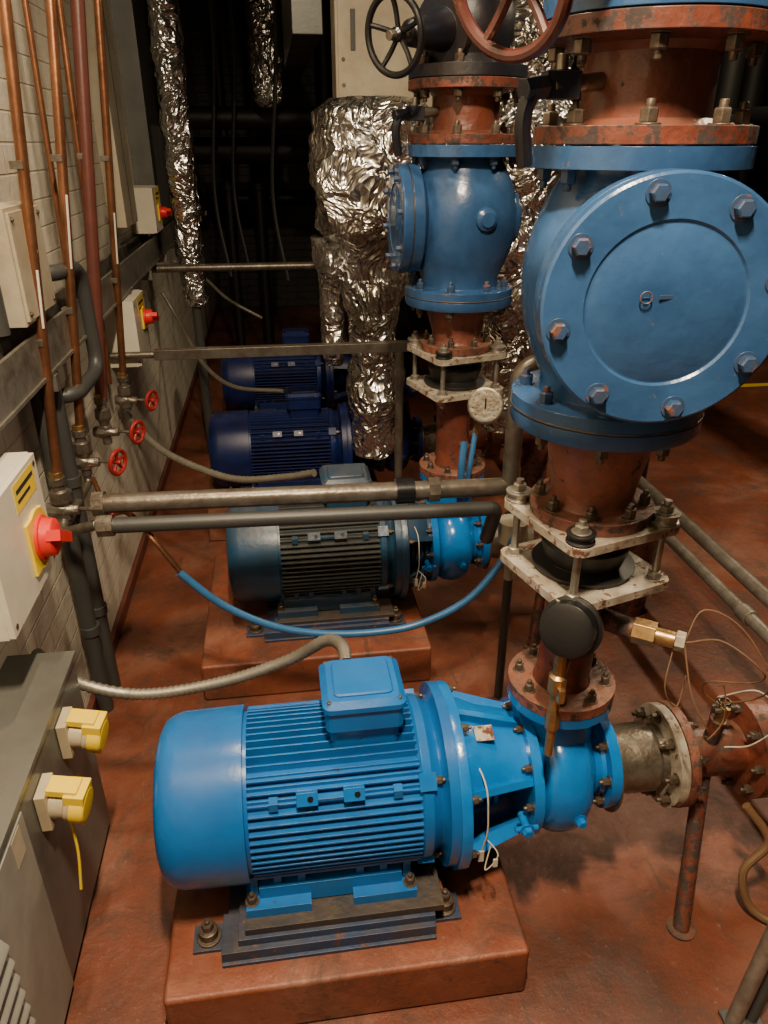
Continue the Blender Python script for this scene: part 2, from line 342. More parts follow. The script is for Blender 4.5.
# ------------------------------------------------------------ motor
def motor(xl,xf,y,z,cowl,fin,box,base=True,flange=None):
    flange=flange or cowl
    L=xf-xl; k=L/.69; X=lambda t:xl+t*k
    q=B('electric_motor'); o=(0,y,z); a=(1,0,0)
    def la(pr,m,seg=64): q.lathe(o,a,[(X(t),r) for t,r in pr],m,seg)
    la([(0.012,0),(0.012,.10),(.0,.105),(.0,.125),(.004,.148),(.014,.165),(.034,.176),(.055,.181),(.19,.183),(.203,.183),(.203,.179),(.203,.14)],cowl)
    for r in (.03,.055,.08): q.torus((X(.006),y,z),a,r,.004,BLACKM,32,6)
    la([(.19,.143),(.62,.143)],fin)
    R=.176; x0,x1=X(.212),X(.606)
    t=.0042; n=8; step=.0170
    for i in range(-n,n+1):
        d=i*step; e=math.sqrt(R*R-d*d)
        q.box2((x0,y-e,z+d-t/2),(x1,y+e,z+d+t/2),fin)
        q.box2((x0,y+d-t/2,z-e*.9),(x1,y+d+t/2,z+e),fin)
    la([(.203,.15),(.203,.168),(.212,.168),(.212,.15)],cowl)
    la([(.602,.14),(.602,.166),(.612,.175),(.632,.173),(.646,.162),(.656,.156),(.664,.166),(.666,.196),(.69,.196),(.69,.14)],flange)
    for an in (40,140,220,320):
        c=(X(.62),y+.168*math.cos(math.radians(an)),z+.168*math.sin(math.radians(an)))
        q.box(c,(.035,.03,.035),cowl,Matrix.Rotation(math.radians(an),3,'X'))
        q.hexb((c[0]+.0175,c[1],c[2]),(1,0,0),.009,.012,BOLT)
    for t2 in (.345,.45):
        q.box((X(t2),y-.140,z+.112),(.042,.03,.026),cowl,Matrix.Rotation(-.55,3,'X')); q.lathe((X(t2)+.006,y-.1525,z+.120),(0,-.85,.52),[(0,.006),(.002,.006)],BLACKM,12)
    q.box((X(.40),y-.142,z+.108),(.11,.012,.008),cowl)
    for t2 in(.27,.55): q.box((X(t2),y-.142,z+.105),(.018,.02,.02),cowl)
    for k2 in(-1,1): q.torus((X(.50),y+.03,z+.185),(0,1,0),.022,.007,cowl,20,8)
    bx=X(.487); yb=y
    q.rbox((bx,yb,z+.185),(.14,.12,.06),.012,box)
    q.rbox((bx,yb,z+.232),(.158,.145,.05),.015,box)
    q.rbox((bx,yb,z+.268),(.168,.155,.024),.018,box,.012)
    q.rbox((bx,yb,z+.282),(.12,.108,.008),.012,box,.003)
    for sx in(-1,1):
        for sy in(-1,1): q.hexb((bx+sx*.07,yb+sy*.063,z+.272),(0,0,1),.005,.006,BOLT,False)
    q.cyl((bx-.02,yb+.07,z+.235),(bx-.02,yb+.11,z+.235),.017,BLACKM,6)
    for xx in (X(.264),X(.517)):
        for sy in(-1,1):
            q.box((xx,y+sy*.135,z-.165),(.135,.08,.024),cowl)
            for dx in(-.05,0,.05): q.box((xx+dx,y+sy*.115,z-.135),(.016,.055,.075),cowl)
            q.hexb((xx+.055*(1 if xx>X(.4) else -1),y+sy*.155,z-.153),(0,0,1),.011,.016,BOLT)
    q.box((X(.39),y-.135,z-.148),(.30,.03,.05),cowl); q.box((X(.39),y+.135,z-.148),(.30,.03,.05),cowl)
    q.done(.002)
    if base:
        zt=z-.177
        q=B('motor_base_frame')
        xa,xb=X(.126),X(.633)
        for sy in(-1,1):
            yy=y+sy*.175
            q.box2((xa,yy-.045,.141),(xb,yy+.045,.175),BLUEC)
            q.box2((xa,yy-.052,.141),(xb,yy+.052,.149),BLUEC)
        for xx in(xa+.01,xb-.05): q.box2((xx,y-.13,.142),(xx+.04,y+.13,.172),BLUEC)
        h=(zt-.1755)
        for sy in(-1,1):
            yy=y+sy*.15
            q.box2((xa+.035,yy-.058,.1755),(xb-.0,yy+.05,.1755+h*.5),BLUEC)
            q.box2((xa+.05,yy-.05,.1755+h*.5),(xb+.02,yy+.05,zt),TIMBER)
        for xx in(xa-.03,xb+.03):
            for yy in(y-.16,y+.16):
                q.box2((xx-.032,yy-.03,.1405),(xx+.032,yy+.03,.149),BLUEC)
                q.lathe((xx,yy,.149),(0,0,1),[(0,.026),(.006,.026),(.007,.018),(.012,.02),(.026,.02),(.028,.014)],BOLT,18)
                q.hexb((xx,yy,.176),(0,0,1),.013,.016,BOLT)
        q.done(.002)

def pump(xf,xv,y,z,body,detail=True,zfl=.60,adm=None):
    q=B('centrifugal_pump'); a=(1,0,0); adm=adm or body
    o=(0,y,z); HW=.062
    q.lathe(o,a,[(xf,.18),(xf,.199),(xf+.005,.201),(xf+.022,.201),(xf+.027,.178),(xf+.027,.16)],adm,64)
    q.bolts((xf+.024,y,z),a,.185,8,.009,.012,BOLT,.3)
    xc=xv-HW-.012
    # shaft, coupling and bearing cover seen through the windows
    q.lathe(o,a,[(xf+.02,.03),(xc,.03)],STEEL,24)
    for i in range(5):
        q.lathe(o,a,[(xf+.035+i*.016,.03),(xf+.035+i*.016,.082),(xf+.045+i*.016,.082),(xf+.045+i*.016,.03)],adm,40)
    # bell housing: top and bottom shells, windows at each side
    pr=[(.024,.166),(.05,.160),(.09,.142),(xc-xf-.022,.126),(xc-xf-.008,.126)]
    q.sector(xf,y,z,pr,math.radians(38),math.radians(150),.016,adm,24)
    q.sector(xf,y,z,pr,math.radians(218),math.radians(330),.016,adm,24)
    for an in(38,94,150,218,274,330):
        d=V((0,math.cos(math.radians(an)),math.sin(math.radians(an)))); tn=V((0,-d.z,d.y))
        A=V((xf+.02,y,z)); C=V((xc-.01,y,z)); w=.008
        vs=[A+d*.15-tn*w,A+d*.15+tn*w,A+d*.188+tn*w,A+d*.188-tn*w, C+d*.115-tn*w,C+d*.115+tn*w,C+d*.138+tn*w,C+d*.138-tn*w]
        q.add(vs,[(3,2,1,0),(4,5,6,7),(0,1,5,4),(1,2,6,5),(2,3,7,6),(3,0,4,7)],adm)
    q.lathe(o,a,[(xc-.012,.04),(xc-.012,.150),(xc+.010,.150),(xc+.012,.08)],body,56)
    q.bolts((xc-.012,y,z),(-1,0,0),.136,10,.0085,.012,BOLT,.1)
    seg=72; vs=[];fs=[];ms=16
    for i in range(seg):
        an=2*PI*i/seg; g=.142+.030*(((an-PI*.6)%(2*PI))/(2*PI))
        for j in range(ms):
            th=-PI/2+PI*j/(ms-1)
            r=g-.06+.06*max(0,math.cos(th))**.75 if 0<j<ms-1 else .08
            xx=xv+HW*math.sin(th)
            vs.append(V((xx,y+r*math.cos(an),z+r*math.sin(an))))
    for i in range(seg):
        for j in range(ms-1):
            k=(i+1)%seg; fs.append((i*ms+j,i*ms+j+1,k*ms+j+1,k*ms+j))
    q.add(vs,fs,body)
    q.lathe(o,a,[(xv+.03,.11),(xv+.055,.105),(xv+.062,.1),(xv+.075,.084),(xv+.092,.08),(xv+.1,.085),(xv+.1,.113),(xv+.124,.113),(xv+.124,.07)],body,48)
    q.bolts((xv+.1,y,z),(-1,0,0),.097,8,.0095,.014,BOLT,.2)
    q.lathe((xv-.0,y,z+.09),(0,0,1),[(0,.08),(.04,.078),(zfl-z-.13,.062),(zfl-z-.112,.068),(zfl-z-.112,.112),(zfl-z-.09,.112),(zfl-z-.09,.05)],body,48)
    q.bolts((xv-.0,y,zfl-.022),(0,0,-1),.09,8,.009,.014,BOLT,PI/8)
    q.hexb((xv+.02,y-.145,z-.03),(0,-1,0),.011,.014,body,False)
    if detail:
        # vent cock on the casing face, with tag wires
        q.cyl((xc-.03,y-.12,z-.02),(xc-.03,y-.165,z-.02),.009,body,12); q.hexb((xc-.03,y-.162,z-.02),(0,-1,0),.012,.012,body,False)
        q.cyl((xc-.055,y-.158,z-.02),(xc-.005,y-.158,z-.02),.006,body,10)
        q.bend([(xf+.04,y-.05,z+.12),(xf+.06,y-.15,z+.11),(xf+.06,y-.175,z+.0),(xf+.05,y-.17,z-.06)],.0018,WHITECAB)
        q.tube([(xf+.06,y-.16,z-.03),(xf+.08,y-.19,z-.05),(xf+.055,y-.19,z-.09),(xf+.07,y-.17,z-.04)],.0016,WHITECAB,6)
        q.box((xf+.05,y-.172,z-.07),(.012,.004,.03),WHITECAB); q.box((xf+.075,y-.192,z-.07),(.01,.004,.022),WHITECAB)
        q.box((xf+.075,y-.05,z+.152),(.04,.035,.003),PLATE,Matrix.Rotation(.33,3,'X'))
    q.done(.0022)

motor(-.307,.30,1.2,.389,BLUE,BLUE,BLUE)
pump(.30,.553,1.2,.382,BLUEP)
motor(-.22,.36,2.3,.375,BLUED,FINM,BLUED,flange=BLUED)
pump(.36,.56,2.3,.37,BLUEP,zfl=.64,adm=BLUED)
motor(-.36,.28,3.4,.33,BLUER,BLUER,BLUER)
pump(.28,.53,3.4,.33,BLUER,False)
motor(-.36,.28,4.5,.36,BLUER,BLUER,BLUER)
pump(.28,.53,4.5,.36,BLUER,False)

# ------------------------------------------------------------ risers
def ears(R,re,d,n=4,off=0):
    pts=[(R*math.cos(2*PI*i/48),R*math.sin(2*PI*i/48)) for i in range(48)]
    for k in range(n):
        an=off+2*PI*k/n
        pts+=[(d*math.cos(an)+re*math.cos(2*PI*i/12),d*math.sin(an)+re*math.sin(2*PI*i/12)) for i in range(12)]
    return hull([(round(a,5),round(b,5)) for a,b in pts])
def riser(x,y,z0,zl,zu,cov,whm,wheel_off,gm,wr=.1,xn=None):
    up=(0,0,1); dn=(0,0,-1); xn=xn or x
    q=B('discharge_pipe')
    q.lathe((xn,y,z0),up,[(0,.05),(0,.113),(.024,.113),(.024,.058)],REDL,48)
    q.bolts((xn,y,z0+.024),up,.09,8,.010,.016,BOLT,PI/8)
    q.lathe((xn,y,z0),V((x-xn,0,zl-z0)),[(.02,.062),(.04,.056),(zl-z0-.06,.056),(zl-z0-.015,.07),(zl-z0-.001,.075)],RED,40)
    q.done(.0018)
    q=B('expansion_joint'); OFF=PI/2-.50; E=ears(.112,.026,.138,4,OFF)
    q.prism(E,(x,y,zl),up,.018,PLATE); q.prism(E,(x,y,zu),up,.018,PLATE)
    h=zu-zl
    q.lathe((x,y,zl+.018),up,[(0,.095),(.012,.1),(.02,.075),(h*.35,.082),(h*.5,.086),(h*.62,.08),(h-.04,.075),(h-.03,.1),(h-.018,.1)],RUBBER,40)
    u,w,_=basis(up)
    for k in range(4):
        an=OFF+k*PI/2; p=V((x,y,0))+(u*math.cos(an)+w*math.sin(an))*.136
        q.cyl((p.x,p.y,zl-.025),(p.x,p.y,zu+.062),.0075,GALV,12)
        q.hexb((p.x,p.y,zl),dn,.014,.014,GALV); q.hexb((p.x,p.y,zl+.018),up,.014,.012,GALV,False)
        q.lathe((p.x,p.y,zu+.018),up,[(0,.026),(.004,.026),(.005,.022),(.014,.023),(.015,.026),(.02,.026)],RUBBER if k in(0,2) else GALV,20)
        q.hexb((p.x,p.y,zu+.038),up,.0135,.013,GALV)
    q.bolts((x,y,zl),dn,.092,4,.010,.014,BOLT,.9)
    q.done(.0015)
    q=B('reducer_pipe')
    q.lathe((x,y,zu+.0185),up,[(0,.06),(0,.113),(.024,.115),(.024,.082),(.035,.076),(.06,.078),(1.205-zu-.03,.1),(1.205-zu-.0195,.105)],REDL,48)
    q.bolts((x,y,zu+.042),up,.096,8,.011,.017,BOLT,PI/8)
    q.done(.0018)
    q=B('swing_check_valve'); zc=1.45; c=V(cov).normalized()
    side=abs(c.x)>.5
    q.lathe((x,y,0),up,[(1.205,.08),(1.205,.162),(1.212,.165),(1.232,.165),(1.234,.158),(1.236,.165),(1.258,.165),(1.262,.118),(1.29,.118),(1.33,.138),(1.38,.155),(1.44,.163),(1.48,.162),(1.53,.15),(1.575,.13),(1.605,.114),(1.616,.114),(1.616,.165),(1.646,.165),(1.646,.1)],BLUEV,56)
    q.lathe((x,y,1.234),up,[(0,.166),(.003,.166)],BOLT,56)
    q.bolts((x,y,1.258),up,.14,8,.012,.018,BBOLT,PI/8); q.bolts((x,y,1.205),dn,.14,8,.012,.018,BOLT,PI/8)
    q.bolts((x,y,1.616),dn,.14,8,.012,.018,BBOLT,PI/8)
    o=V((x,y,zc))
    if side: R0,D=.15,.2
    else: R0,D=.17,.235
    q.lathe(o,c,[(.02,R0*.8),(.1,R0*.78),(D-.075,R0*.8),(D-.06,R0),(D-.032,R0),(D-.0315,R0-.004),(D-.0285,R0-.004),(D-.028,R0),(D-.003,R0),(D,R0-.004),(D,R0*.66),(D-.003,R0*.64),(D-.003,R0*.62),(D-.001,R0*.6),(D-.001,0)],BLUEV,72)
    q.lathe(o+c*(D-.0312),c,[(0,R0-.001),(.0024,R0-.001)],BOLT,72)
    q.bolts(o+c*D,c,R0*.865,8,.0125 if not side else .009,.014,BBOLT,.23,False)
    q.lathe(o-c*.02,(-c.x,-c.y,0),[(0,.1),(.14,.07),(.15,.05),(.15,0)],BLUEV,32)
    if side:
        q.lathe((x+.03,y-.14,zc+.01),(.1,-1,0),[(0,.035),(.03,.03),(.035,.02),(.04,.02),(.04,0)],BLUEV,24)
    else:
        q.torus(o+c*(D-.0005)+V((-.03,0,.012)),c,.008,.0012,BBOLT,20,6)
        q.box(o+c*(D-.0005)+V((-.03,0,.012)),(.007,.002,.002),BBOLT); q.box(o+c*(D-.0005)+V((.0,0,.012)),(.022,.002,.006),BBOLT)
    q.done(.0022)
    q=B('flanged_pipe_spool')
    q.lathe((x,y,0),up,[(1.648,.1),(1.648,.163),(1.672,.163),(1.672,.11),(1.682,.098),(1.70,.095),(1.765,.095),(1.775,.105),(1.78,.163),(1.804,.163),(1.804,.1)],RED,56)
    q.bolts((x,y,1.672),up,.138,8,.013,.019,BOLT,PI/8); q.bolts((x,y,1.78),dn,.138,8,.013,.019,BOLT,PI/8)
    q.cyl((x-.08,y-.03,1.73),(x-.17,y-.06,1.72),.012,STEEL,14); q.box((x-.155,y-.055,1.722),(.05,.03,.035),BLUEDK); q.cyl((x-.18,y-.062,1.72),(x-.215,y-.075,1.715),.016,BLUEDK,6)
    q.cyl((x-.155,y-.055,1.74),(x-.155,y-.055,1.76),.008,STEEL)
    q.tube([(x-.2,y-.07,1.715),(x-.21,y-.07,1.68),(x-.2,y-.06,1.62)],.012,BLUEDK,10)
    q.done(.0018)
    q=B('gate_valve')
    q.lathe((x,y,0),up,[(1.806,.1),(1.806,.163),(1.836,.163),(1.838,.115),(1.86,.105),(1.9,.12),(1.96,.12),(2.0,.105),(2.02,.163),(2.05,.163),(2.05,.09)],gm,56)
    q.bolts((x,y,1.836),up,.138,8,.013,.018,BBOLT if gm is BLUEV else BOLT,PI/8)
    wo=V(wheel_off); bc=V((x,y,1.93)); d=wo.normalized()
    q.lathe(bc,d,[(.0,.07),(.1,.065),(.105,.085),(.125,.085),(.125,.05),(wo.length-.06,.03),(wo.length-.05,.02)],gm,36)
    q.cyl(bc+d*.1,bc+d*(wo.length+.02),.011,STEEL)
    q.wheel(bc+wo,d,wr,.0085,whm,5)
    q.done(.0018)
    q=B('overhead_riser_pipe')
    q.lathe((x,y,0),up,[(2.052,.1),(2.052,.163),(2.075,.163),(2.075,.09),(3.1,.09)],RED,40); q.done()
riser(.565,1.2,.6015,.885,1.005,(-.17,-1,0),WHEELB,(-.28,-.20,-.11),BLUEV,.08,xn=.553)
riser(.555,2.3,.6415,.93,1.045,(-1,-.02,0),BLACKM,(-.235,-.20,-.045),BLUEDK,.085,xn=.56)

def gauge(o,face,R,rim,dial,stem,fm=DIAL):
    q=B('pressure_gauge'); u,w,a=basis(face); o=V(o)
    q.lathe(o-a*.028,a,[(0,R*.7),(.004,R*.92),(.02,R*.95),(.03,R*.97),(.032,R*1.08),(.04,R*1.08),(.043,R*.97),(.043,R*.95)],rim,48)
    q.lathe(o+a*.0135,a,[(0,R*.94),(.001,R*.94)],fm,40)
    q.box(o+a*.017,(.004,.004,R*.9),BLACKM)
    for i in range(9):
        an=-.8+i*(PI+1.6)/8; d=u*math.cos(an)+w*math.sin(an); q.lathe(o+a*.0145+d*R*.78,a,[(0,.0022),(.001,.0022)],BLACKM,6)
    q.bend(stem,.008,BRASS,.02)
    return q
gx,gy=.478,1.05
q=gauge((gx+.01,gy,.862),(.62,.72,-.30),.054,BLACKM,BLACKM,[(gx,gy,.80),(gx,gy,.70)],DIAL)
q.lathe((gx,gy,.81),(0,0,-1),[(0,.009),(.02,.012),(.05,.012),(.055,.018),(.09,.018),(.095,.011),(.14,.011),(.145,.014),(.18,.014),(.185,.009),(.25,.009)],BRASS,8)
q.cyl((gx,gy,.725),(.545,1.16,.72),.009,BRASS,12); q.box((gx,gy-.018,.725),(.012,.02,.03),BRASS)
q.done(.001)
q=gauge((.62,2.14,.92),(-.35,-1,.35),.052,STEEL,DIAL,[(.61,2.16,.87),(.60,2.17,.8),(.6,2.2,.76),(.565,2.26,.75)])
q.done(.001)
q=B('temperature_sensor')
q.cyl((.61,1.17,.79),(.66,1.12,.79),.022,RED,16); q.cyl((.655,1.125,.79),(.69,1.10,.79),.026,BRASS,6); q.cyl((.685,1.105,.79),(.72,1.08,.79),.017,BRASS,16); q.cyl((.72,1.08,.79),(.735,1.07,.79),.02,PLATE,6)
q.done(.001)
q=B('capillary_wires')
q.tube([(.735,1.07,.79),(.80,1.05,.80),(.86,1.0,.76),(.88,1.04,.70),(.83,1.1,.66),(.85,1.14,.6),(.89,1.14,.56)],.0018,WIRE,6)
q.tube([(.735,1.07,.785),(.74,1.02,.70),(.78,1.0,.62),(.82,1.06,.55),(.86,1.1,.5),(.90,1.12,.53),(.90,1.14,.6),(.87,1.13,.62)],.0018,WIRE,6)
q.tube([(.72,1.08,.775),(.70,1.05,.70),(.74,1.06,.64),(.76,1.08,.7)],.0015,WIRE,6)
q.tube([(.74,1.08,.78),(.78,1.1,.84),(.84,1.06,.82),(.90,1.02,.72),(.93,1.08,.62),(.90,1.14,.56)],.0016,WIRE,6)
q.tube([(.895,1.15,.57),(.95,1.1,.62),(1.0,1.08,.55),(.97,1.1,.47),(.92,1.12,.45)],.0016,WHITECAB,6)
q.done(0)

# ------------------------------------------------------------ suction side
def suction(y,z,x0):
    q=B('suction_pipe'); a=(1,0,0); o=(0,y,z); l=.135
    q.lathe(o,a,[(x0,.07),(x0,.113),(x0+.004,.113),(x0+.006,.075),(x0+.02,.072),(x0+.05,.078),(x0+.11,.078),(x0+.12,.07),(x0+l,.072)],STEEL,48)
    q.lathe(o,a,[(x0+l,.06),(x0+l,.118),(x0+l+.022,.118),(x0+l+.022,.06)],PLATE,48)
    q.lathe(o,a,[(x0+l+.024,.06),(x0+l+.024,.12),(x0+l+.046,.12),(x0+l+.046,.06)],REDL,48)
    q.bolts((x0+l,y,z),(-1,0,0),.098,8,.0105,.017,BOLT,.2); q.bolts((x0+l+.046,y,z),a,.098,8,.0105,.017,BOLT,.2)
    q.lathe(o,a,[(x0+.17,.062),(x0+.33,.062),(x0+.34,.12),(x0+.362,.12),(x0+.366,.12),(x0+.388,.12),(x0+.388,.066),(x0+.48,.066)],RED,48)
    q.bolts((x0+.34,y,z),(-1,0,0),.098,8,.0105,.017,BOLT,.2); q.bolts((x0+.388,y,z),a,.098,8,.0105,.017,BOLT,.2)
    q.bend([(x0+.47,y,z),(x0+.61,y,z),(x0+.61,y,.0)],.066,RED,.12,24)
    q.cyl((x0+.25,y-.02,z+.04),(x0+.25,y-.03,z+.12),.018,RED,16); q.cyl((x0+.25,y-.03,z+.11),(x0+.255,y-.035,z+.16),.013,BRASS,6)
    q.cyl((x0+.23,y-.035,z+.15),(x0+.28,y-.035,z+.155),.008,STEEL,8); q.torus((x0+.25,y-.035,z+.175),(0,0,1),.012,.003,BLACKM,16,6)
    q.cyl((.845,y-.19,0),(x0+.25,y-.02,z-.03),.019,RED,20); q.lathe((.845,y-.19,0),(0,0,1),[(0,.032),(.006,.032)],RED,24)
    q.done(.0018)
suction(1.2,.365,.678)
suction(2.3,.36,.685)
suction(3.4,.33,.655)
q=B('drain_hose')
q.tube([(1.0,1.1,.28),(1.05,1.06,.2),(1.0,1.05,.12),(1.02,1.02,.03),(1.08,.98,.015),(1.16,1.0,.05),(1.2,1.05,.2)],.010,WIRE,10); q.done(0)
q=B('floor_pipe_run')
for xx,r in((1.49,.024),(1.37,.02)):
    q.cyl((xx,.9,.35),(xx,4.8,.35),r,GALV,20)
    for yy in(1.7,3.1,4.4): q.lathe((xx,yy,.35),(0,1,0),[(0,r),(0,r*1.35),(.05,r*1.35),(.05,r)],GALV,20)
for yy in(1.2,2.6,4.0):
    q.box2((1.41,yy-.02,0),(1.45,yy+.02,.32),GALV); q.box2((1.32,yy-.02,.31),(1.54,yy+.02,.326),GALV)
q.done(.0015)
q=B('strut_channel_post')
A=V((.85,.80,0)); C=V((.99,.87,.75))
q.cyl(A,C,.016,GALV,16); q.cyl(A+V((.04,.0,0)),C+V((.04,.0,0)),.012,DARKP,16); q.box((.87,.80,.004),(.08,.05,.008),DARKP); q.done()

# ------------------------------------------------------------ cross pipes
q=B('horizontal_pipe')
q.cyl((-.50,1.83,.805),(.60,1.83,.785),.026,GREYPIPE,24)
q.cyl((-.50,1.795,.757),(.555,1.795,.737),.021,DARKP,24)
q.lathe((.29,1.83,.79),(1,0,0),[(0,.026),(0,.036),(.05,.036),(.05,.026)],BLACKM,24)
q.lathe((.38,1.83,.789),(1,0,0),[(0,.026),(0,.036),(.03,.036),(.03,.026)],GREYPIPE,8)
q.bend([(.56,1.83,.786),(.615,1.83,.786),(.615,1.83,1.12),(.70,1.83,1.15)],.024,GREYPIPE,.04)
q.bend([(.50,1.795,.738),(.57,1.795,.737),(.57,1.87,.60)],.021,DARKP,.03)
q.lathe((-.5,1.795,.757),(1,0,0),[(0,.03),(.04,.03)],STEEL,8)
q.lathe((-.51,1.83,.805),(1,0,0),[(0,.034),(.03,.034)],STEEL,8)
q.done(.0015)
q=B('handrail_bar'); q.box2((-.50,3.0,.875),(.60,3.04,.915),GREYPIPE); q.cyl((.49,3.02,.2),(.49,3.02,.9),.018,GREYPIPE); q.cyl((WX,3.02,.895),(-.5,3.02,.895),.014,STEEL); q.done()
q=B('handrail_bar'); q.cyl((WX,4.1,1.07),(.5,4.1,1.07),.02,GREYPIPE); q.done()

# ------------------------------------------------------------ left wall services
def valve_drop(y,zb,xw,zw,topx,topy,pm,r=.0135,strip=None):
    q=B('copper_pipe')
    p0=V((-.62,y,zb)); p1=V((topx,topy,1.95)); d=(p1-p0)/(1.95-zb)
    p2=p0+d*(3.09-zb)
    q.cyl(p0+d*.03,p2,r,pm,18)
    q.box(p0.lerp(p1,.35)+V((-.01,0,0)),(.03,.035,.018),STEEL)
    q.box(p0.lerp(p1,.7)+V((-.01,0,0)),(.03,.035,.018),STEEL)
    if strip:
        a,b=strip; n=V((.6,-.75,0)); q.cyl(p0.lerp(p1,a)+n*r*1.05,p0.lerp(p1,b)+n*r*1.05,.0035,PAPER,6)
    q.done(.001)
    q=B('globe_valve')
    q.lathe(p0+V((0,0,.045)),(0,0,-1),[(0,.022),(.02,.022),(.022,.016),(.035,.018),(.04,.026),(.07,.028),(.085,.018),(.1,.016),(.102,.022),(.125,.022)],STEEL,10)
    q.lathe(p0+V((0,0,.06)),(0,0,-1),[(0,.018),(.02,.018)],BRASS,8)
    c=V((-.60,y,zw+.005)); w=V((xw,y-.01,zw)); dd=(w-c).normalized()
    q.cyl((-.62,y,zw+.08),(-.62,y,zw-.04),.016,STEEL,14)
    q.lathe((-.66,y,zw+.005),(w-V((-.66,y,zw+.005))),[(0,.018),(.03,.024),(.05,.02),(.055,.016),(.085,.014)],STEEL,10)
    q.cyl(c,w,.006,STEEL,8)
    q.wheel(w,dd+V((0,-.35,0)),.037,.007,WHEELR,5,depth=.1)
    q.done(.0008)
valve_drop(1.93,.80,-.505,.745,-.54,2.01,COPPER,strip=(.38,.5))
valve_drop(2.22,.83,-.52,.767,-.52,2.33,COPPER,strip=(.45,.62))
valve_drop(2.54,.83,-.513,.748,-.52,2.64,REDPIPE,.02)
valve_drop(2.94,.79,-.52,.735,-.52,2.95,COPPER,strip=(.4,.55))
q=B('small_bore_pipe'); q.cyl((-.63,2.75,.86),(-.56,2.8,3.09),.011,COPPER,12); q.cyl((-.62,2.4,1.1),(-.58,2.45,3.09),.009,COPPER,12); q.done()
q=B('crossover_pipe')
q.bend([(-.62,1.93,.725),(-.62,1.88,.70),(-.50,1.8,.76)],.014,STEEL,.03)
q.bend([(-.62,2.22,.75),(-.62,2.22,.70),(-.62,1.95,.70)],.012,STEEL,.03)
q.done()
q=B('cable_tray')
q.box2((WX+.01,1.2,1.105),(WX+.02,8,1.245),GALV); q.box2((WX+.01,1.2,1.105),(WX+.085,8,1.115),GALV); q.box2((WX+.07,1.2,1.105),(WX+.08,8,1.225),GALV)
for yy in [1.4+i*.6 for i in range(11)]: q.box2((WX+.001,yy,1.06),(WX+.09,yy+.03,1.103),GALV)
q.done(.001)
q=B('junction_box'); q.box2((WX,1.86,1.26),(WX+.09,2.12,1.52),CREAM); q.box2((WX+.09,1.87,1.27),(WX+.097,2.11,1.51),CREAM)
for yy in(1.885,2.095):
    for zz in(1.285,1.495): q.hexb((WX+.097,yy,zz),(1,0,0),.005,.004,BOLT,False)
q.done(.003)
q=B('trunking'); q.box2((WX,3.45,1.33),(WX+.07,3.75,3.1),CREAM); q.box2((WX,4.22,1.3),(WX+.1,4.9,3.1),GREYB); q.box2((WX+.07,3.6,1.34),(WX+.073,3.605,3.09),DARKP); q.done(.003)
q=B('plastic_waste_pipe')
q.bend([(WX+.0,2.2,1.33),(-.60,2.22,1.33),(-.585,2.42,1.32),(-.585,2.44,1.0),(-.60,2.2,.99),(WX,2.18,.99)],.022,DARKP,.07)
q.cyl((-.635,1.98,0),(-.635,1.98,1.1),.024,DARKP,20); q.cyl((-.63,2.09,0),(-.63,2.09,1.1),.022,DARKP,20)
for zz in(.3,.75):
    for yy in(1.98,2.09): q.lathe((-.632,yy,zz),(0,0,1),[(0,.024),(0,.029),(.03,.029),(.03,.024)],DARKP,20)
q.cyl((-.64,1.83,1.25),(-.64,1.83,3.09),.02,DARKP,16)
q.done(.001)

def isolator(y0,y1,z0,z1,xf,kz,ky,s=1,sticker=True):
    q=B('isolator_switch')
    q.box2((WX,y0,z0),(xf-.012,y1,z1),WHITEP); q.box2((xf-.014,y0+.002,z0+.002),(xf,y1-.002,z1-.002),WHITEP)
    q.lathe((xf,ky,kz),(1,0,0),[(0,.05*s),(.007,.05*s)],YEL,40); q.box2((xf,ky-.05*s,kz-.045*s),(xf+.007,ky+.03*s,kz+.045*s),YEL)
    q.lathe((xf+.007,ky,kz),(1,0,0),[(0,.038*s),(.006,.038*s),(.008,.033*s),(.03,.031*s),(.034,.026*s)],REDPL,32)
    q.box((xf+.045,ky,kz),(.03,.018*s,.066*s),REDPL,Matrix.Rotation(math.radians(60),3,'X'))
    if sticker:
        q.box2((xf,y1-.17,z1-.075),(xf+.0008,y1-.03,z1-.012),YEL); q.box2((xf,y1-.155,z1-.038),(xf+.0012,y1-.04,z1-.028),BLACKT); q.box2((xf,y1-.155,z1-.058),(xf+.0012,y1-.07,z1-.050),BLACKT)
    for yy in(y0+.02,y1-.02):
        for zz in(z0+.02,z1-.02): q.lathe((xf,yy,zz),(1,0,0),[(0,.006),(.002,.006)],BOLT,10)
    q.cyl((WX+.05,(y0+y1)/2,z0-.03),(WX+.05,(y0+y1)/2,z0),.014,BLACKM,6)
    q.done(.003)
isolator(1.30,1.63,.76,1.035,-.56,.865,1.54,1.35)
isolator(3.05,3.32,.84,1.098,-.56,1.0,3.24,.9)
isolator(3.95,4.2,1.255,1.46,-.56,1.34,4.1,.8)

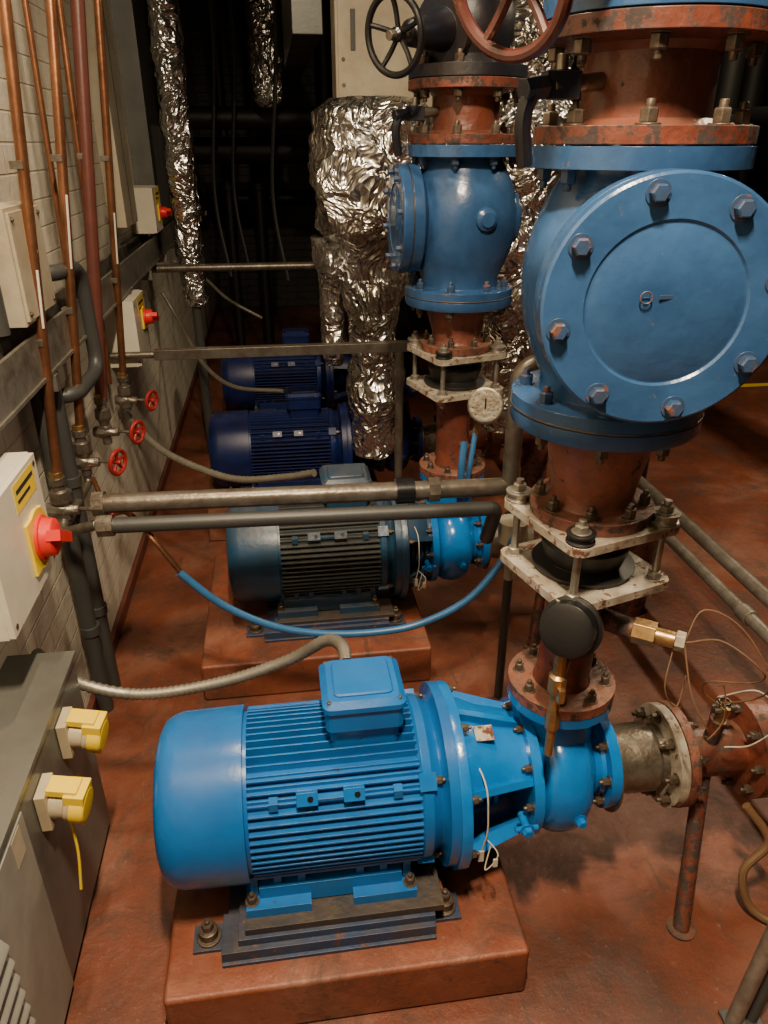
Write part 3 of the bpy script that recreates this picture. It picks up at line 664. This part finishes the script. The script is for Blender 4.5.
q=B('transformer_enclosure')
x1=-.53; zt=.575
q.box2((WX+.001,.30,.02),(x1-.004,1.505,zt-.004),GREYB)
q.box2((x1-.006,.31,.03),(x1,1.495,zt-.02),GREYB)
q.box2((WX+.001,.295,zt-.012),(x1+.004,1.51,zt),GREYB)
q.box2((x1,.31,.03),(x1+.003,1.06,zt-.03),LOUV)
for r in range(2):
    for i in range(6):
        zz=.23+i*.042; yy=.50+r*.21
        q.prism([(0,0),(.012,-.003),(.010,.004),(0,.02)],(x1+.003,yy,zz),(0,1,0),.16,LOUV,uw=((1,0,0),(0,0,1)))
        q.box2((x1+.003,yy+.005,zz-.008),(x1+.0035,yy+.155,zz-.001),BLACKT)
q.box2((x1+.003,.99,.475),(x1+.004,1.035,.54),CREAM)
q.box2((WX+.02,.35,0),(x1-.02,1.45,.02),BLACKM)
q.done(.003)
def sock(y,z):
    q=B('yellow_site_socket')
    q.box2((-.529,y-.034,z-.045),(-.508,y+.034,z+.045),SOCK)
    dx=V((1,-.1,-.15)).normalized(); o=V((-.510,y,z))
    R=basis(dx); RM=Matrix((R[0],R[1],R[2])).transposed()
    q.lathe(o,dx,[(0,.033),(.03,.031),(.031,.035),(.041,.035)],SOCK,28)
    q.lathe(o+dx*.041,dx,[(0,.037),(.024,.037),(.030,.033),(.032,0)],YEL,28)
    q.box(o+dx*.05+R[1]*.032,(.056,.024,.04),YEL,RM)
    q.box(o+dx*.025+R[1]*.043,(.042,.016,.06),YEL,RM)
    q.box(o+dx*.055-R[1]*.038,(.026,.014,.024),YEL,RM)
    q.done(.003)
sock(1.33,.485); sock(1.15,.47)
q=B('yellow_cable_tie'); q.tube([(-.48,1.14,.42),(-.478,1.13,.34),(-.485,1.115,.25)],.003,YEL,8); q.done(0)
q=B('flexible_conduit')
q.tube([(-.66,1.62,.50),(-.56,1.53,.475),(-.40,1.5,.436),(-.2,1.5,.45),(-.03,1.48,.515),(.06,1.43,.60),(.095,1.37,.628),(.10,1.31,.624)],.0135,FLEX,12,10,ribs=.006)
q.done(0,60)
q=B('flexible_conduit')
q.tube([(-.66,3.05,.66),(-.58,2.95,.60),(-.457,2.8,.55),(-.22,2.62,.515),(-.02,2.52,.55),(.09,2.43,.60)],.013,FLEX,12,10,ribs=.008)
q.done(0,60)
q=B('flexible_conduit')
q.tube([(-.64,4.4,.9),(-.55,4.3,.75),(-.42,4.0,.6),(-.25,3.7,.55),(.0,3.55,.56)],.011,FLEX,10,8); q.tube([(-.62,4.9,1.0),(-.45,4.9,.9),(-.3,4.7,.8),(-.1,4.6,.7)],.009,FLEX,10,8); q.done(0,60)
q=B('blue_water_hose')
q.tube([(-.60,2.2,.72),(-.52,2.0,.70),(-.44,1.88,.75),(-.37,1.8,.71),(-.30,1.78,.60)],.008,COPPER,10)
q.tube([(-.31,1.78,.61),(-.21,1.78,.50),(-.08,1.78,.415),(.06,1.78,.372),(.22,1.78,.36),(.36,1.78,.378),(.50,1.78,.45),(.60,1.80,.56),(.64,1.82,.63)],.011,HOSE,12)
q.done(0)
q=B('drain_tube'); q.tube([(.56,2.15,.80),(.55,2.13,.72),(.555,2.14,.62)],.012,HOSE,10); q.tube([(.60,2.17,.82),(.58,2.14,.72),(.575,2.15,.63)],.009,HOSE,10); q.done(0)
q=B('drain_tundish'); q.lathe((.645,1.86,.66),(0,0,-1),[(0,.045),(.07,.04),(.08,.015),(.2,.015),(.2,0)],CREAM,20); q.cyl((.645,1.86,.5),(.645,1.86,0),.014,DARKP,12); q.done()

# ------------------------------------------------------------ lagging and background plant
def foil(o,a,pr,seg=72,j=.03,js=9):
    P=[]
    for (t0,r0),(t1,r1) in zip(pr[:-1],pr[1:]):
        n=max(1,int(abs(t1-t0)/.02))
        for k in range(n): P.append((t0+(t1-t0)*k/n,r0+(r1-r0)*k/n))
    P.append(pr[-1]); q.lathe(o,a,P,FOIL,seg,j,js)
q=B('foil_lagged_pipe')
foil((.41,3.2,0),(0,0,1),[(.36,.10),(.6,.125),(.9,.115),(1.02,.12),(1.10,.14),(1.2,.14),(1.26,.17),(1.34,.24),(1.55,.25),(1.76,.24),(1.8,.19)],j=.03,js=7)
foil((.40,3.2,1.5),(-.3,-1,0),[(.1,.16),(.29,.16),(.30,.05)],56,.025)
foil((.28,3.22,1.22),(-1,-.4,-.2),[(-.08,.08),(.1,.085),(.11,.03)],40,.02)
foil((.24,3.3,0),(0,0,1),[(.75,.04),(.8,.06),(1.2,.06),(1.3,.09)],32,.015)
q.done(0,50)
q=B('foil_lagged_pipe'); foil((1.0,3.1,0),(0,0,1),[(.5,.14),(1.0,.15),(1.1,.2),(1.6,.22),(1.75,.2),(1.8,.15),(3.08,.15)],js=7); foil((.70,3.2,1.35),(1,0,0),[(0,.12),(.3,.12)],48)
foil((.76,3.3,0),(0,0,1),[(.45,.06),(.8,.08),(1.2,.09),(3.08,.09)],40)
q.done(0,50)
q=B('foil_lagged_pipe'); foil((-.44,4.2,0),(0,0,1),[(.86,.05),(.9,.07),(3.08,.078)],40,.014,11); q.cyl((-.44,4.2,.0),(-.44,4.2,.9),.025,DARKP); q.done(0,50)
q=B('foil_lagged_pipe'); foil((.02,5.4,0),(0,0,1),[(1.85,.05),(1.9,.1),(3.08,.1)],40,.02,12); q.done(0,50)
q=B('control_panel_cabinet'); q.box2((.29,3.46,1.76),(.74,3.66,2.6),CREAM); q.box2((.30,3.45,1.77),(.73,3.46,2.59),CREAM); q.cyl((.45,3.55,2.6),(.45,3.55,3.1),.02,GALV)
for zz in(1.86,1.95,2.3):
    q.lathe((.32,3.45,zz),(0,-1,0),[(0,.008),(.004,.008)],BOLT,10)
q.box2((.35,3.446,1.98),(.37,3.45,2.12),DARKP)
q.done(.004)
q=B('overhead_duct'); q.box2((.13,3.7,2.06),(.26,7,2.5),GREYB); q.done(.004)
q=B('background_pipework')
for xx,yy,r in((-.1,6.9,.05),(.5,7.2,.07),(-.35,6.8,.04),(1.5,4.9,.1),(2.1,5.2,.12),(2.7,4.7,.08),(1.9,4.6,.05),(3.4,5.6,.1),(.9,5.4,.12)):
    q.cyl((xx,yy,0),(xx,yy,3.08),r,DKSTEEL,20)
    q.lathe((xx,yy,1.3),(0,0,1),[(0,r*1.7),(.05,r*1.7)],DKSTEEL,24)
for yy,zz,r in((5.7,1.8,.07),(6.2,1.6,.09),(7.4,1.2,.06)):
    q.cyl((WX+.15,yy,zz),(4.9,yy,zz),r,DKSTEEL,20)
q.cyl((2.7,2.2,1.75),(2.7,6,1.75),.08,DKSTEEL); 
q.done(0)
q=B('distant_valve')
for xx,yy in((1.55,2.9),(1.75,4.1)):
    q.lathe((xx,yy,0),(0,0,1),[(1.45,.09),(1.47,.15),(1.5,.15),(1.5,.09),(1.6,.13),(1.7,.09),(1.7,.15),(1.74,.15),(1.74,.07),(3.08,.07)],BLUEDK,36)
    q.lathe((xx,yy,0),(0,0,1),[(0,.06),(1.45,.06)],DKSTEEL,24)
    q.lathe((xx,yy,1.3),(0,0,1),[(0,.13),(.02,.13)],RED,24)
q.done(.002)
q=B('hanging_cables')
for i,(xx,yy) in enumerate(((-.3,5),(-.2,5.4),(.05,4.8))):
    q.tube([(xx,yy,3.05),(xx+.03,yy,2.2),(xx-.04,yy,1.4),(xx+.02,yy-.1,.9)],.012,DKSTEEL,8)
q.done(0)

# ------------------------------------------------------------ lights
def lamp(name,loc,size,power,col,rot=(0,0,0)):
    l=bpy.data.lights.new(name,'AREA'); l.shape='RECTANGLE'; l.size=size[0]; l.size_y=size[1]; l.energy=power; l.color=col
    o=bpy.data.objects.new(name,l); bpy.context.collection.objects.link(o); o.location=loc; o.rotation_euler=rot; return o
WARM=(1,.80,.55)
def fitting(x,y,lx,ly):
    q=B('ceiling_batten_light'); q.box2((x-lx/2,y-ly/2,3.0),(x+lx/2,y+ly/2,3.06),WHITEP); q.cyl((x,y-ly*.3,3.06),(x,y-ly*.3,3.1),.008,STEEL); q.cyl((x,y+ly*.3,3.06),(x,y+ly*.3,3.1),.008,STEEL); q.done()
fitting(.06,.25,.12,.6); lamp('batten_lamp',(.06,.25,2.98),(.06,.3),138,WARM)
fitting(2.6,2.8,.12,1.2); lamp('batten_lamp',(2.6,2.8,2.98),(.12,1.0),65,WARM)
fitting(-.14,1.65,.12,.5); lamp('batten_lamp',(-.14,1.65,2.98),(.05,.2),32,WARM)
w=bpy.data.worlds.new('w'); bpy.context.scene.world=w; w.use_nodes=True
w.node_tree.nodes['Background'].inputs[0].default_value=(.9,.75,.55,1); w.node_tree.nodes['Background'].inputs[1].default_value=.005

# ------------------------------------------------------------ camera
cam=bpy.data.objects.new('camera',bpy.data.cameras.new('camera')); bpy.context.collection.objects.link(cam)
cam.location=(0,0,1.65); cam.rotation_euler=(math.radians(90-26.5),0,math.radians(-8))
cam.data.sensor_fit='VERTICAL'; cam.data.sensor_height=36; cam.data.lens=740/1024*36; cam.data.clip_start=.02
bpy.context.scene.camera=cam
